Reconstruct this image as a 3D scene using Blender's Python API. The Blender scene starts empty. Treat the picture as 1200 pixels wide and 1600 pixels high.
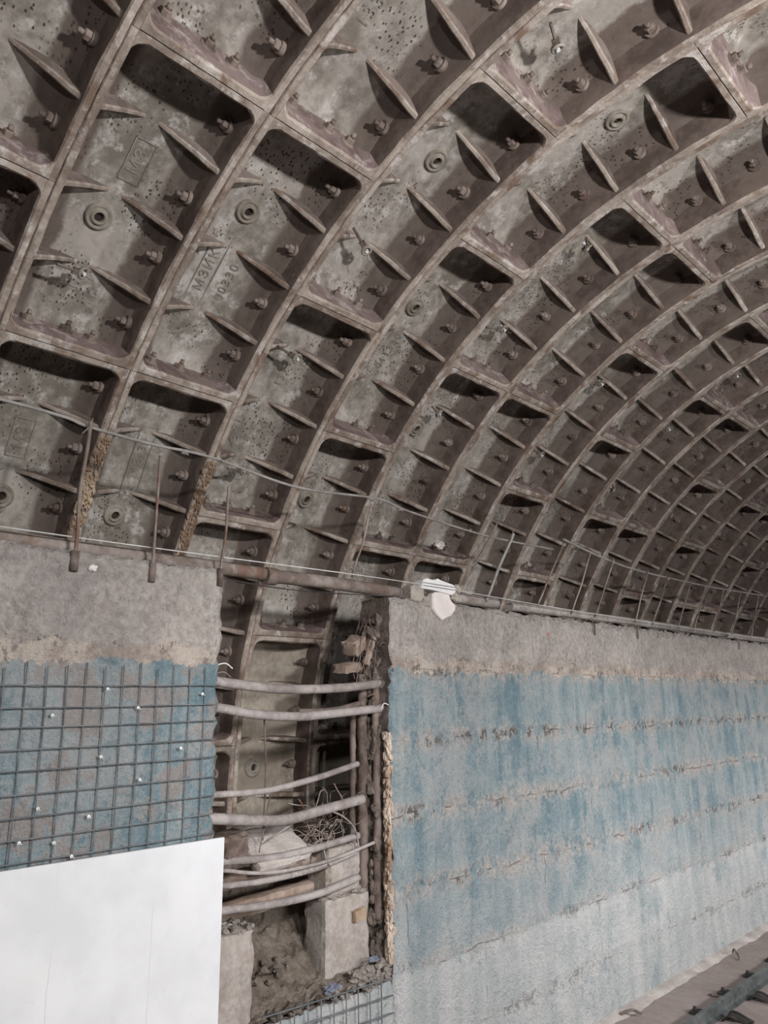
import bpy, bmesh, math, random
from mathutils import Vector, Matrix, noise
random.seed(7)
PI = math.pi
S = bpy.context.scene
COL = S.collection
H0 = 2.66                      # eye height above the track slab
AX, AZ = -1.0097, -0.6764 + H0  # lining axis (parallel to Y)
R, D, P, Y0 = 3.9426, 0.285, 0.75, 1.2008
SP = math.radians(23.75)
RS = R + D
WX = -3.85                     # face of the side wall


# ------------------------------------------------------------------ helpers
def link(o, parent=None):
    COL.objects.link(o)
    if parent: o.parent = parent
    return o


def obj(name, bm, mats, parent=None, smooth=False):
    me = bpy.data.meshes.new(name)
    bmesh.ops.recalc_face_normals(bm, faces=bm.faces)
    bm.to_mesh(me); bm.free()
    for m in (mats if isinstance(mats, (list, tuple)) else [mats]): me.materials.append(m)
    if smooth:
        for p in me.polygons: p.use_smooth = True
    return link(bpy.data.objects.new(name, me), parent)


def inst(src, parent, mat=None, name=None):
    o = src.copy(); COL.objects.link(o); o.parent = parent
    if mat is not None: o.matrix_local = mat
    return o


def tag(o, label, cat, group=None, kind=None):
    o['label'] = label; o['category'] = cat
    if group: o['group'] = group
    if kind: o['kind'] = kind
    return o


def empty(name, loc=(0, 0, 0)):
    o = bpy.data.objects.new(name, None); o.empty_display_size = 0.1
    o.location = loc
    return link(o)


def structure(o, label=None, cat=None):
    o['kind'] = 'structure'
    if label: o['label'] = label; o['category'] = cat
    return o


def nz(v, s, seed=0.0):
    return noise.noise(Vector(v) * s + Vector((seed, seed * 1.7, -seed)))


def smoothpath(pts, n=8):
    pts = [Vector(p) for p in pts]
    if len(pts) < 3: return [pts[0].lerp(pts[1], i / n) for i in range(n + 1)]
    out = []
    e = [pts[0] * 2 - pts[1]] + pts + [pts[-1] * 2 - pts[-2]]
    for i in range(1, len(e) - 2):
        a, b, c, d = e[i - 1:i + 3]
        for k in range(n):
            t = k / n
            out.append(0.5 * ((2 * b) + (c - a) * t + (2 * a - 5 * b + 4 * c - d) * t * t + (3 * b - a - 3 * c + d) * t ** 3))
    out.append(pts[-1])
    return out


def tube(bm, pts, r, seg=10, n=8, wob=0.0, ridge=0.0, cap=True, mat=0):
    path = smoothpath(pts, n); rings = []
    t0 = (path[1] - path[0]).normalized()
    up = Vector((0, 0, 1)) if abs(t0.z) < .9 else Vector((1, 0, 0))
    s = t0.cross(up).normalized()
    for i, p in enumerate(path):
        t = (path[min(i + 1, len(path) - 1)] - path[max(i - 1, 0)]).normalized()
        s = (s - t * s.dot(t)).normalized(); u = t.cross(s)
        rr = r(i / (len(path) - 1)) if callable(r) else r
        if ridge and i % 2: rr += ridge
        ring = []
        for k in range(seg):
            a = 2 * PI * k / seg
            q = rr * (1 + (wob * nz(p + s * math.cos(a) * rr * 3, 18, k) if wob else 0))
            ring.append(bm.verts.new(p + s * math.cos(a) * q + u * math.sin(a) * q))
        rings.append(ring)
    for a, b in zip(rings, rings[1:]):
        for k in range(seg):
            f = bm.faces.new((a[k], a[(k + 1) % seg], b[(k + 1) % seg], b[k])); f.smooth = True; f.material_index = mat
    if cap:
        bm.faces.new(rings[0][::-1]).material_index = mat; bm.faces.new(rings[-1]).material_index = mat
    return bm


def torus(bm, c, axis, R1, r1, n=18, m=8):
    q = Vector((0, 0, 1)).rotation_difference(Vector(axis).normalized()); vs = []
    for i in range(n):
        a = 2 * PI * i / n; row = []
        for k in range(m):
            b = 2 * PI * k / m
            v = Vector(((R1 + r1 * math.cos(b)) * math.cos(a), (R1 + r1 * math.cos(b)) * math.sin(a), r1 * math.sin(b)))
            row.append(bm.verts.new(Vector(c) + q @ v))
        vs.append(row)
    for i in range(n):
        for k in range(m):
            f = bm.faces.new((vs[i][k], vs[(i + 1) % n][k], vs[(i + 1) % n][(k + 1) % m], vs[i][(k + 1) % m])); f.smooth = True


def cyl(bm, a, b, r, seg=12, r2=None, mat=0):
    a, b = Vector(a), Vector(b); q = Vector((0, 0, 1)).rotation_difference((b - a).normalized())
    A = []; B = []
    for k in range(seg):
        t = 2 * PI * k / seg; v = Vector((math.cos(t), math.sin(t), 0))
        A.append(bm.verts.new(a + q @ (v * r))); B.append(bm.verts.new(b + q @ (v * (r if r2 is None else r2))))
    for k in range(seg):
        f = bm.faces.new((A[k], A[(k + 1) % seg], B[(k + 1) % seg], B[k])); f.smooth = seg > 8; f.material_index = mat
    bm.faces.new(A[::-1]).material_index = mat; bm.faces.new(B).material_index = mat


def prism(bm, poly, vec, mat=0):
    """poly: 3-D outline, extruded along vec"""
    vec = Vector(vec); A = [bm.verts.new(p) for p in poly]; B = [bm.verts.new(Vector(p) + vec) for p in poly]
    n = len(A)
    f1 = bm.faces.new(A[::-1]); f2 = bm.faces.new(B); f1.material_index = f2.material_index = mat
    for k in range(n):
        bm.faces.new((A[k], A[(k + 1) % n], B[(k + 1) % n], B[k])).material_index = mat


def box(bm, lo, hi, mat=0):
    x0, y0, z0 = lo; x1, y1, z1 = hi
    prism(bm, [(x0, y0, z0), (x1, y0, z0), (x1, y1, z0), (x0, y1, z0)], (0, 0, z1 - z0), mat)


def roughbox(lo, hi, step=.03, amp=.008, fs=14, seed=0, edge=.02):
    """a solid box with broken faces and chipped arrises"""
    bm = bmesh.new(); lo, hi = Vector(lo), Vector(hi); d = hi - lo
    n = [max(2, int(d[i] / step)) for i in range(3)]
    V = {}
    def vert(i, j, k):
        key = (i, j, k)
        if key not in V:
            p = Vector((lo[0] + d[0] * i / n[0], lo[1] + d[1] * j / n[1], lo[2] + d[2] * k / n[2]))
            c = (lo + hi) / 2
            ext = [(-1 if q == 0 else 1 if q == n[a] else 0) for a, q in enumerate((i, j, k))]
            ne = sum(1 for e in ext if e)
            g = nz(p, fs, seed)
            for a in range(3):
                if ext[a]:
                    p[a] += ext[a] * amp * nz(p, fs, seed + a * 9) - (ext[a] * edge * (.25 + abs(g) * 2) if ne > 1 else 0)
            V[key] = bm.verts.new(p)
        return V[key]
    def quad(f, a, b):
        for i in range(n[a]):
            for j in range(n[b]):
                bm.faces.new([f(i, j), f(i + 1, j), f(i + 1, j + 1), f(i, j + 1)])
    for s in (0, 1):
        quad(lambda i, j: vert(s * n[0], i, j), 1, 2)
        quad(lambda i, j: vert(i, s * n[1], j), 0, 2)
        quad(lambda i, j: vert(i, j, s * n[2]), 0, 1)
    return bm


def lump(bm, c, r, seed, sub=2, squash=(1, 1, 1), fs=1.3, amp=.45):
    t = bmesh.new(); bmesh.ops.create_icosphere(t, subdivisions=sub, radius=1)
    off = len(bm.verts); vs = []
    for v in t.verts:
        k = 1 + amp * nz(v.co, fs, seed)
        vs.append(bm.verts.new(Vector(c) + Vector((v.co.x * squash[0], v.co.y * squash[1], v.co.z * squash[2])) * r * k))
    t.verts.index_update()
    for f in t.faces: bm.faces.new([vs[v.index] for v in f.verts])
    t.free()


# ------------------------------------------------------------------ materials
class NT:
    def __init__(s, name):
        s.m = bpy.data.materials.new(name); s.m.use_nodes = True
        s.t = s.m.node_tree; s.n = s.t.nodes; s.b = s.n['Principled BSDF']
        tc = s.n.new('ShaderNodeTexCoord'); s.co = tc.outputs['Object']
    def L(s, a, b): s.t.links.new(a, b)
    def val(s, sock, v):
        if hasattr(v, 'is_output'): s.L(v, sock)
        elif isinstance(v, (tuple, list)): sock.default_value = (*v, 1) if len(sock.default_value) == 4 and len(v) == 3 else v
        else: sock.default_value = v
    def math(s, op, a, b=0.0, c=0.0, clamp=False):
        n = s.n.new('ShaderNodeMath'); n.operation = op; n.use_clamp = clamp
        for i, v in enumerate((a, b, c)): s.val(n.inputs[i], v)
        return n.outputs[0]
    def mix(s, f, a, b, mode='MIX'):
        n = s.n.new('ShaderNodeMix'); n.data_type = 'RGBA'; n.blend_type = mode
        s.val(n.inputs[0], f); s.val(n.inputs[6], a); s.val(n.inputs[7], b)
        return n.outputs[2]
    def ramp(s, f, a, b):
        """smoothstep of f between a and b -> 0..1"""
        n = s.n.new('ShaderNodeMapRange'); n.interpolation_type = 'SMOOTHSTEP'
        s.val(n.inputs[0], f); n.inputs[1].default_value = a; n.inputs[2].default_value = b
        return n.outputs[0]
    def noise(s, co, scale, detail=5, rough=.55, dist=0.0):
        n = s.n.new('ShaderNodeTexNoise'); s.L(co, n.inputs['Vector'])
        n.inputs['Scale'].default_value = scale; n.inputs['Detail'].default_value = detail
        n.inputs['Roughness'].default_value = rough; n.inputs['Distortion'].default_value = dist
        return n.outputs[0]
    def voro(s, co, scale):
        n = s.n.new('ShaderNodeTexVoronoi'); s.L(co, n.inputs['Vector']); n.inputs['Scale'].default_value = scale
        return n.outputs['Distance']
    def scale(s, co, v, off=None):
        n = s.n.new('ShaderNodeMapping'); s.L(co, n.inputs[0]); n.inputs['Scale'].default_value = v
        if off: n.inputs['Location'].default_value = off
        return n.outputs[0]
    def randco(s):
        oi = s.n.new('ShaderNodeObjectInfo'); k = s.math('MULTIPLY', oi.outputs['Random'], 60.0)
        v = s.n.new('ShaderNodeVectorMath'); v.operation = 'ADD'; s.L(s.co, v.inputs[0])
        c = s.n.new('ShaderNodeCombineXYZ')
        for i in range(3): s.L(k, c.inputs[i])
        s.L(c.outputs[0], v.inputs[1]); s.rnd = oi.outputs['Random']
        return v.outputs[0]
    def sep(s, co):
        n = s.n.new('ShaderNodeSeparateXYZ'); s.L(co, n.inputs[0]); return n.outputs
    def bump(s, h, strength=.5, dist=.01):
        n = s.n.new('ShaderNodeBump'); n.inputs['Strength'].default_value = strength; n.inputs['Distance'].default_value = dist
        s.L(h, n.inputs['Height']); s.L(n.outputs[0], s.b.inputs['Normal'])
    def done(s, color, rough=.8, metal=0.0):
        s.val(s.b.inputs['Base Color'], color); s.val(s.b.inputs['Roughness'], rough); s.b.inputs['Metallic'].default_value = metal
        s.b.inputs['Specular IOR Level'].default_value = .25
        return s.m


def iron(name, dark, light, rust=(.13, .065, .04), rustcut=.62, pits=0.0, dust=None, dustcut=.6, bump=.4, rough=.78, edge_tone=None):
    return _iron(name, dark, light, rust, rustcut, pits, dust, dustcut, bump, rough, edge_tone)


def _iron(name, dark, light, rust, rustcut, pits, dust, dustcut, bump, rough, edge_tone):
    n = NT(name); co = n.randco()
    a = n.noise(co, 2.3, 6); b = n.noise(co, 16, 6, .6); c = n.noise(co, 60, 3)
    f = n.math('ADD', n.math('MULTIPLY', a, .65), n.math('MULTIPLY', b, .45))
    col = n.mix(n.ramp(f, .42, .66), dark, light)
    if dust:
        col = n.mix(n.math('MULTIPLY', n.ramp(n.noise(co, 7.0, 9, .75), dustcut - .05, dustcut + .08), .75), col, dust)
    if edge_tone:  # skin turns browner towards both ring flanges
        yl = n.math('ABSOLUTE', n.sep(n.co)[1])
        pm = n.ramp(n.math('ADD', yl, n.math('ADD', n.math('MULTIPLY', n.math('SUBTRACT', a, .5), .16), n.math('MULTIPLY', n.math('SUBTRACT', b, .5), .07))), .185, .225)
        col = n.mix(n.math('MULTIPLY', pm, .92), col, n.mix(b, *edge_tone))
    r = n.ramp(n.math('ADD', n.math('MULTIPLY', n.noise(co, 3.7, 7, .65, .6), .75), n.math('MULTIPLY', b, .28)), rustcut - .04, rustcut + .1)
    col = n.mix(n.math('MULTIPLY', r, .8), col, rust)
    h = n.math('ADD', n.math('MULTIPLY', b, .6), n.math('MULTIPLY', c, .4))
    if pits:
        v = n.voro(n.scale(co, (1, 1.6, 1)), 30)
        pm = n.math('MULTIPLY', n.ramp(n.math('ADD', v, n.math('MULTIPLY', c, .25)), .42, .32), n.ramp(n.noise(co, 2.6, 3), .47, .6))
        col = n.mix(n.math('MULTIPLY', pm, pits), col, (.06, .035, .028))
        h = n.math('SUBTRACT', h, n.math('MULTIPLY', pm, .6))
    n.bump(h, bump, .008)
    return n.done(col, rough)


M = {}
M['skin'] = iron('painted_iron_skin', (.20, .178, .15), (.41, .375, .338), rustcut=.66, pits=.9, dust=(.58, .545, .52), dustcut=.56, rust=(.10, .065, .048), edge_tone=((.092, .069, .058), (.165, .128, .110)), bump=.6)
M['recess_skin'] = iron('dusty_recess_skin', (.30, .255, .205), (.46, .405, .34), rustcut=.68, pits=.3, dust=(.5, .45, .40), bump=.6, rust=(.13, .09, .065))  # paler base colour than the other skin, without the brown edges
M['flange'] = iron('primed_iron_flange', (.092, .067, .057), (.165, .127, .109), rustcut=.66, dust=(.26, .22, .20), dustcut=.66)
M['shelf'] = iron('mauve_primed_iron', (.15, .105, .098), (.27, .205, .195), rustcut=.64, dust=(.50, .44, .42), dustcut=.56)
M['tip'] = iron('worn_flange_edge', (.21, .165, .135), (.43, .365, .315), rustcut=.545, rust=(.14, .078, .05), dust=(.62, .575, .545), dustcut=.56, bump=.9)
M['rib'] = iron('iron_rib', (.15, .115, .10), (.27, .22, .195), rustcut=.66, dust=(.40, .365, .345), dustcut=.6)
M['bolt'] = iron('rusty_bolt', (.11, .082, .07), (.29, .235, .205), rustcut=.6, rust=(.17, .095, .06), bump=.5)
M['plug'] = iron('plug_iron', (.19, .165, .13), (.33, .30, .26), rustcut=.64)
M['hole'] = iron('dark_bore', (.03, .022, .018), (.05, .035, .03))
M['letter'] = iron('raised_lettering', (.17, .155, .135), (.31, .285, .255), rustcut=.60, bump=.6)
M['rust'] = iron('scaly_rust', (.085, .06, .05), (.22, .175, .155), rustcut=.6, rust=(.14, .08, .055), bump=.9)
M['pipe'] = iron('dusty_pipe', (.15, .115, .10), (.30, .26, .235), rustcut=.56, rust=(.16, .08, .05), dust=(.40, .36, .33), dustcut=.6, bump=.6)
M['palepipe'] = iron('pale_dusty_pipe', (.27, .235, .215), (.45, .41, .385), rustcut=.60, rust=(.17, .10, .07), dust=(.55, .52, .50), dustcut=.58, bump=.6)
M['bar'] = iron('dusty_bar', (.21, .18, .17), (.37, .335, .325), rustcut=.64, rust=(.17, .10, .075), dust=(.50, .47, .46), dustcut=.62, bump=.6)
M['rod'] = iron('hanger_rod', (.17, .13, .11), (.36, .31, .28), rustcut=.55, rust=(.16, .075, .045))
M['greyrod'] = iron('grey_rod', (.28, .26, .25), (.42, .40, .39), rustcut=.7)
M['mesh'] = iron('mesh_wire', (.10, .115, .125), (.19, .20, .21), rustcut=.68)
M['cable'] = iron('old_cable', (.22, .20, .185), (.36, .34, .325), rustcut=.62)
M['white_wire'] = iron('pale_wire', (.5, .49, .48), (.66, .65, .64), rustcut=.9)
M['galv'] = iron('galvanised', (.6, .6, .6), (.8, .8, .8), rustcut=.9, rough=.4)
M['ochre'] = iron('flaking_lining', (.27, .19, .135), (.60, .50, .42), rustcut=.56, rust=(.22, .12, .065), bump=1.0)
M['scale'] = iron('golden_scale', (.20, .135, .09), (.46, .355, .25), rustcut=.52, rust=(.13, .07, .042), bump=1.0)
M['wood'] = iron('dirty_wood', (.20, .145, .115), (.36, .285, .24), rustcut=.66)
M['tarwood'] = iron('yellow_wood', (.30, .22, .15), (.42, .33, .24), rustcut=.7)
M['blue'] = iron('blue_scrap', (.09, .10, .14), (.20, .215, .27), rustcut=.6)
M['foam'] = iron('white_foam', (.74, .73, .73), (.84, .83, .83), rustcut=.95)
M['foampink'] = iron('offwhite_foam', (.68, .62, .60), (.80, .73, .70), rustcut=.95)
M['screed'] = iron('beige_mortar', (.30, .265, .23), (.46, .415, .37), rustcut=.85, bump=.8)
M['darkline'] = iron('dark_string', (.10, .10, .10), (.16, .16, .16), rustcut=.95)


def concrete(name, a, b, stain, sc=6, bump=.7):
    n = NT(name); co = n.co
    x = n.noise(co, sc, 8, .62); y = n.noise(co, sc * 6, 6, .6); st = n.noise(co, sc * .45, 5, .6, .4)
    col = n.mix(n.ramp(n.math('ADD', n.math('MULTIPLY', x, .6), n.math('MULTIPLY', y, .4)), .34, .66), a, b)
    col = n.mix(n.math('MULTIPLY', n.ramp(st, .48, .66), .7), col, stain)
    n.bump(n.math('ADD', x, n.math('MULTIPLY', y, .5)), bump, .02)
    return n.done(col, .9)


M['conc'] = concrete('dusty_concrete', (.26, .225, .205), (.44, .40, .375), (.30, .25, .20))
M['slab'] = concrete('pale_slab', (.40, .355, .33), (.54, .49, .465), (.36, .31, .28))
M['rubble'] = concrete('brown_rubble', (.10, .078, .065), (.235, .195, .17), (.15, .12, .10), 14, 1.0)
M['debris'] = concrete('pale_debris', (.22, .19, .17), (.40, .36, .335), (.26, .22, .19), 14, 1.0)
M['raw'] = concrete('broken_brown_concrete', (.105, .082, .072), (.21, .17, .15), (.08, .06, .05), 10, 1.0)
M['mossy'] = concrete('mossy_concrete', (.115, .092, .072), (.235, .20, .17), (.09, .07, .05), 9, 1.0)
M['track'] = concrete('track_slab', (.26, .215, .20), (.34, .29, .275), (.24, .19, .18), 2.2, .3)
M['kerb'] = concrete('smeared_kerb', (.40, .36, .335), (.56, .52, .50), (.33, .29, .275), 5, .5)
M['red'] = iron('red_paint', (.38, .12, .10), (.50, .22, .19), rustcut=.9)
M['brush'] = iron('dark_bristles', (.03, .028, .027), (.065, .058, .055))
M['rail'] = iron('rail_steel', (.055, .062, .062), (.12, .13, .13), rustcut=.7, rough=.35)


def wall_paint():
    n = NT('wall_paint'); co = n.co; y, z = n.sep(co)[1], n.sep(co)[2]
    zz = n.math('SUBTRACT', z, H0)
    big = n.noise(co, 1.5, 6, .6); mid = n.noise(co, 5, 8, .65); fine = n.noise(co, 26, 6, .65)
    streak = n.noise(n.scale(co, (1, 5.5, .55)), 1.0, 6, .6); streak2 = n.noise(n.scale(co, (1, 13, 1.1), (3, 7, 1)), 1.0, 5, .6)
    # blue paint
    mid = n.math('ADD', n.math('MULTIPLY', mid, .72), n.math('MULTIPLY', fine, .28)); grit = n.noise(co, 75, 5, .7); chip = n.noise(n.scale(co, (1, 1, .6), (5, 2, 8)), 17, 8, .7)
    blue = n.mix(n.ramp(n.math('ADD', n.math('MULTIPLY', mid, .5), n.math('MULTIPLY', streak, .55)), .40, .68), (.165, .27, .32), (.44, .51, .53))
    blue = n.mix(n.math('MULTIPLY', n.ramp(streak2, .56, .72), .45), blue, (.16, .315, .39))
    grey = n.mix(mid, (.34, .36, .37), (.55, .555, .555))
    worn = n.ramp(n.math('ADD', n.math('MULTIPLY', big, .55), n.math('ADD', n.math('MULTIPLY', mid, .35), n.math('MULTIPLY', fine, .15))), .49, .60)
    nearw = n.ramp(y, 3.6, 2.6)
    col = n.mix(n.math('MULTIPLY', worn, .75), blue, grey)
    beige = n.mix(n.ramp(fine, .35, .65), (.40, .345, .315), (.62, .565, .525))
    spall = n.ramp(n.math('ADD', n.math('MULTIPLY', mid, .6), n.math('MULTIPLY', n.noise(co, 3.1, 6, .6), .45)), .525, .575)
    col = n.mix(n.math('MULTIPLY', n.math('MULTIPLY', spall, nearw), .8), col, n.mix(fine, (.30, .26, .25), (.44, .375, .345)))
    col = n.mix(n.math('MULTIPLY', n.ramp(chip, .585, .64), .65), col, n.mix(fine, (.34, .31, .295), (.56, .52, .49)))
    col = n.mix(n.math('MULTIPLY', n.ramp(chip, .43, .37), .6), col, (.17, .215, .235))
    # block courses
    br = n.n.new('ShaderNodeTexBrick'); v = n.n.new('ShaderNodeCombineXYZ')
    wob = n.math('MULTIPLY', n.math('SUBTRACT', n.noise(co, 3, 6, .7), .5), .13)
    n.L(n.math('ADD', y, wob), v.inputs[0]); n.L(n.math('ADD', n.math('ADD', zz, wob), 1.73 + .49 * 4), v.inputs[1])
    n.L(v.outputs[0], br.inputs['Vector'])
    for k, q in (('Scale', 1), ('Mortar Size', .007), ('Mortar Smooth', .6), ('Brick Width', 1.65), ('Row Height', .49)): br.inputs[k].default_value = q
    br.inputs['Color1'].default_value = (0, .2, 0, 1); br.inputs['Color2'].default_value = (0, 1, 0, 1); br.inputs['Mortar'].default_value = (1, 1, 1, 1)
    mort = n.math('MULTIPLY', n.sep(br.outputs['Color'])[0], n.ramp(y, 3.0, 4.2))
    tone = n.math('MULTIPLY', n.sep(br.outputs['Color'])[1], n.ramp(y, 3.0, 4.2))
    col = n.mix(n.math('MULTIPLY', n.math('MULTIPLY', tone, n.ramp(streak, .35, .6)), .38), col, (.43, .45, .455))
    col = n.mix(n.math('MULTIPLY', n.ramp(n.noise(n.scale(co, (1, 9, .7), (1, 4, 6)), 1.3, 7, .65), .60, .68), .5), col, (.50, .52, .525))
    col = n.mix(n.math('MULTIPLY', n.ramp(n.noise(n.scale(co, (1, 6, 1.2), (8, 1, 2)), 1.2, 6, .6), .62, .69), .55), col, (.20, .40, .48))
    # wide crumbled zone along the courses
    saw = n.math('ABSOLUTE', n.math('SUBTRACT', n.math('FRACT', n.math('DIVIDE', n.math('ADD', n.math('ADD', zz, wob), 1.73 + .49 * 4 + .245), .49)), .5))
    band = n.math('MULTIPLY', n.ramp(saw, .26, .0), n.ramp(n.math('ADD', n.math('MULTIPLY', mid, .5), n.math('MULTIPLY', chip, .55)), .475, .565))
    band = n.math('MULTIPLY', band, n.ramp(y, 3.0, 4.2))
    col = n.mix(n.math('MULTIPLY', band, .9), col, beige)
    crumb = n.math('MULTIPLY', n.ramp(saw, .15, .01), n.math('MULTIPLY', n.ramp(chip, .535, .585), n.ramp(n.noise(co, 1.9, 4), .46, .56)))
    crumb = n.math('MULTIPLY', crumb, n.ramp(y, 3.0, 4.2))
    col = n.mix(n.math('MULTIPLY', crumb, .85), col, n.mix(n.ramp(grit, .4, .6), (.07, .065, .062), (.26, .235, .22)))
    mm = n.math('MULTIPLY', mort, n.ramp(mid, .50, .60))
    col = n.mix(n.math('MULTIPLY', mm, .6), col, (.15, .145, .145))
    # whitewash on the lower courses
    lowz = n.math('ADD', zz, n.math('ADD', wob, n.math('MULTIPLY', n.math('SUBTRACT', chip, .5), .10)))
    low = n.math('MULTIPLY', n.ramp(lowz, -1.69, -1.76), n.ramp(n.math('ADD', n.math('MULTIPLY', n.noise(co, .75, 4), .8), n.math('MULTIPLY', chip, .25)), .43, .50))
    low2 = n.math('MULTIPLY', n.ramp(n.math('ADD', zz, n.math('MULTIPLY', n.math('SUBTRACT', big, .5), 1.2)), -1.0, -2.0), .55)
    low = n.math('MAXIMUM', low, low2)
    wash = n.mix(n.ramp(n.math('ADD', n.math('MULTIPLY', mid, .5), n.math('MULTIPLY', streak, .5)), .36, .64), (.52, .555, .565), (.74, .735, .735))
    col = n.mix(n.math('MULTIPLY', low, .88), col, wash)
    col = n.mix(n.math('MULTIPLY', n.math('MULTIPLY', n.ramp(fine, .62, .70), low), .5), col, (.26, .26, .27))
    col = n.mix(n.math('MULTIPLY', n.ramp(n.noise(co, 60, 4, .6), .64, .74), .5), col, (.16, .155, .15))
    # orange-beige broken edge and raw concrete band above
    edge = n.math('ADD', zz, n.math('MULTIPLY', n.math('SUBTRACT', n.noise(co, 5, 8, .75), .5), .26))
    orange = n.mix(n.ramp(mid, .40, .60), (.40, .325, .285), (.70, .61, .535))
    orange = n.mix(n.math('MULTIPLY', n.ramp(chip, .555, .60), .7), orange, (.20, .155, .135))
    col = n.mix(n.ramp(edge, .222, .230), col, orange)
    raw = n.mix(n.ramp(n.math('ADD', n.math('MULTIPLY', mid, .6), n.math('MULTIPLY', fine, .4)), .36, .64), (.37, .325, .30), (.68, .615, .575))
    raw = n.mix(n.math('MULTIPLY', n.ramp(streak2, .52, .66), .35), raw, (.52, .46, .42))
    raw = n.mix(n.math('MULTIPLY', n.ramp(big, .50, .62), .35), raw, (.32, .295, .285))
    raw = n.mix(n.math('MULTIPLY', n.ramp(chip, .56, .63), .6), raw, (.62, .58, .55)); raw = n.mix(n.math('MULTIPLY', n.ramp(chip, .43, .36), .5), raw, (.22, .195, .185))
    lowedge = n.math('ADD', zz, n.math('MULTIPLY', n.math('SUBTRACT', n.noise(co, 3.4, 8, .75), .5), .42))
    col = n.mix(n.math('MULTIPLY', n.math('MULTIPLY', n.ramp(lowedge, .30, .318), n.ramp(lowedge, .345, .325)), n.math('MULTIPLY', n.ramp(fine, .48, .62), n.ramp(n.noise(co, 2.2, 4), .44, .58))), n.mix(n.ramp(lowedge, .295, .335), col, raw), (.15, .12, .105))
    h = n.math('ADD', n.math('MULTIPLY', mid, .8), n.math('MULTIPLY', fine, .5))
    h = n.math('SUBTRACT', h, n.math('ADD', n.math('MULTIPLY', mm, .5), n.math('MULTIPLY', crumb, .5)))
    h = n.math('ADD', h, n.math('ADD', n.math('MULTIPLY', grit, .35), n.math('MULTIPLY', chip, .6)))
    col = n.mix(n.math('MULTIPLY', n.ramp(grit, .42, .62), .25), col, n.mix(.5, col, (.78, .76, .75)))
    n.bump(h, 1.0, .05)
    return n.done(col, .9)


M['wall'] = wall_paint()


def panel_mat():
    n = NT('white_board'); co = n.co
    a = n.noise(co, 3, 7, .6); b = n.noise(co, 11, 7, .7, 1.5)
    col = n.mix(n.ramp(a, .35, .65), (.60, .605, .625), (.67, .675, .695))
    col = n.mix(n.math('MULTIPLY', n.ramp(b, .60, .70), .35), col, (.50, .50, .51))
    col = n.mix(n.math('MULTIPLY', n.ramp(n.noise(co, 1.4, 5), .55, .68), .3), col, (.70, .66, .63))
    yy, zl = n.sep(co)[1], n.sep(co)[2]
    wv = n.math('MULTIPLY', n.math('SUBTRACT', n.noise(co, 3, 5), .5), .03)
    for y0, ztop in ((-.86, H0), (-.37, H0 - .95), (-1.9, H0)):
        d = n.math('ABSOLUTE', n.math('SUBTRACT', n.math('ADD', yy, wv), y0))
        col = n.mix(n.math('MULTIPLY', n.math('MULTIPLY', n.ramp(d, .004, .0015), n.ramp(zl, ztop + .01, ztop - .01)), n.math('MULTIPLY', n.ramp(a, .35, .6), .35)), col, (.36, .35, .35))
    n.bump(a, .1, .01)
    return n.done(col, .55)


M['panel'] = panel_mat()
M['panel_edge'] = concrete('board_edge', (.45, .44, .43), (.55, .54, .53), (.4, .39, .38))


# ------------------------------------------------------------------ lining segment prototypes
# local frame: X along the arc (towards larger angle), Y along the tunnel, Z towards the axis, origin on the skin
def pt(phi, y, r): return Vector((r * math.sin(phi), y, RS - r * math.cos(phi)))


HY = P / 2 - .001
HS = SP / 2 - .0003


def skin_bm():
    bm = bmesh.new(); NF, NY = 24, 26; FR = .12
    ys = [-HY + 2 * HY * i / NY for i in range(NY + 1)]
    for i in range(len(ys)):  # crowd the rows towards the fillets
        t = ys[i] / HY; ys[i] = HY * (math.copysign(abs(t) ** .85, t))
    fs = [math.copysign(abs(-1 + 2 * i / NF) ** .75, -1 + 2 * i / NF) * HS for i in range(NF + 1)]
    def ell(t, a, b): return 0 if t > a else (b if t < 0 else b * (1 - math.sqrt(max(0, 1 - ((a - t) / a) ** 2))))
    rows = []
    for f in fs:
        row = []
        for y in ys:
            a = ell(P / 2 - .055 - abs(y), .20, .135); b = ell((SP / 2 - abs(f)) * RS - .05, .12, .10)
            rise = min(.15, a + b * .7) + .004 * nz((f * RS, y, 0), 7)
            row.append((bm.verts.new(pt(f, y, RS - rise)), bm.verts.new(pt(f, y, RS + .035))))
        rows.append(row)
    for i in range(NF):
        for k in range(NY):
            for s in (0, 1):
                q = bm.faces.new((rows[i][k][s], rows[i + 1][k][s], rows[i + 1][k + 1][s], rows[i][k + 1][s])); q.smooth = True
    def side(a):
        for u, v in zip(a, a[1:]): bm.faces.new((u[0], v[0], v[1], u[1]))
    side(rows[0]); side(rows[-1]); side([r[0] for r in rows]); side([r[-1] for r in rows])
    return bm


def ring_flange_bm(sgn, seed):
    bm = bmesh.new(); n = 34; y1 = sgn * HY
    prof = [(0, R + .009), (.006, R), (.034, R), (.043, R + .010), (.049, R + .09), (.060, RS - .07), (.10, RS + .005), (0, RS + .03)]
    rings = []
    for i in range(n + 1):
        f = -HS + 2 * HS * i / n
        ring = []
        for k, (dy, r) in enumerate(prof):
            j = .0045 * nz((f * 4, k * .7, seed), 9) if k < 5 else 0
            j2 = .006 * nz((f * 4, k * .3, seed + 3), 6) if 0 < k < 6 else 0
            ring.append(bm.verts.new(pt(f, y1 - sgn * (dy + abs(j2) if k in (0,) else dy + j2), r + j)))
        rings.append(ring)
    m = len(prof)
    for a, b in zip(rings, rings[1:]):
        for k in range(m):
            q = bm.faces.new((a[k], a[(k + 1) % m], b[(k + 1) % m], b[k]))
            q.material_index = 1 if k in (0, 1, 2) else 0; q.smooth = k in (3, 4, 5)
    bm.faces.new(rings[0]); bm.faces.new(rings[-1][::-1])
    return bm


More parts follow.
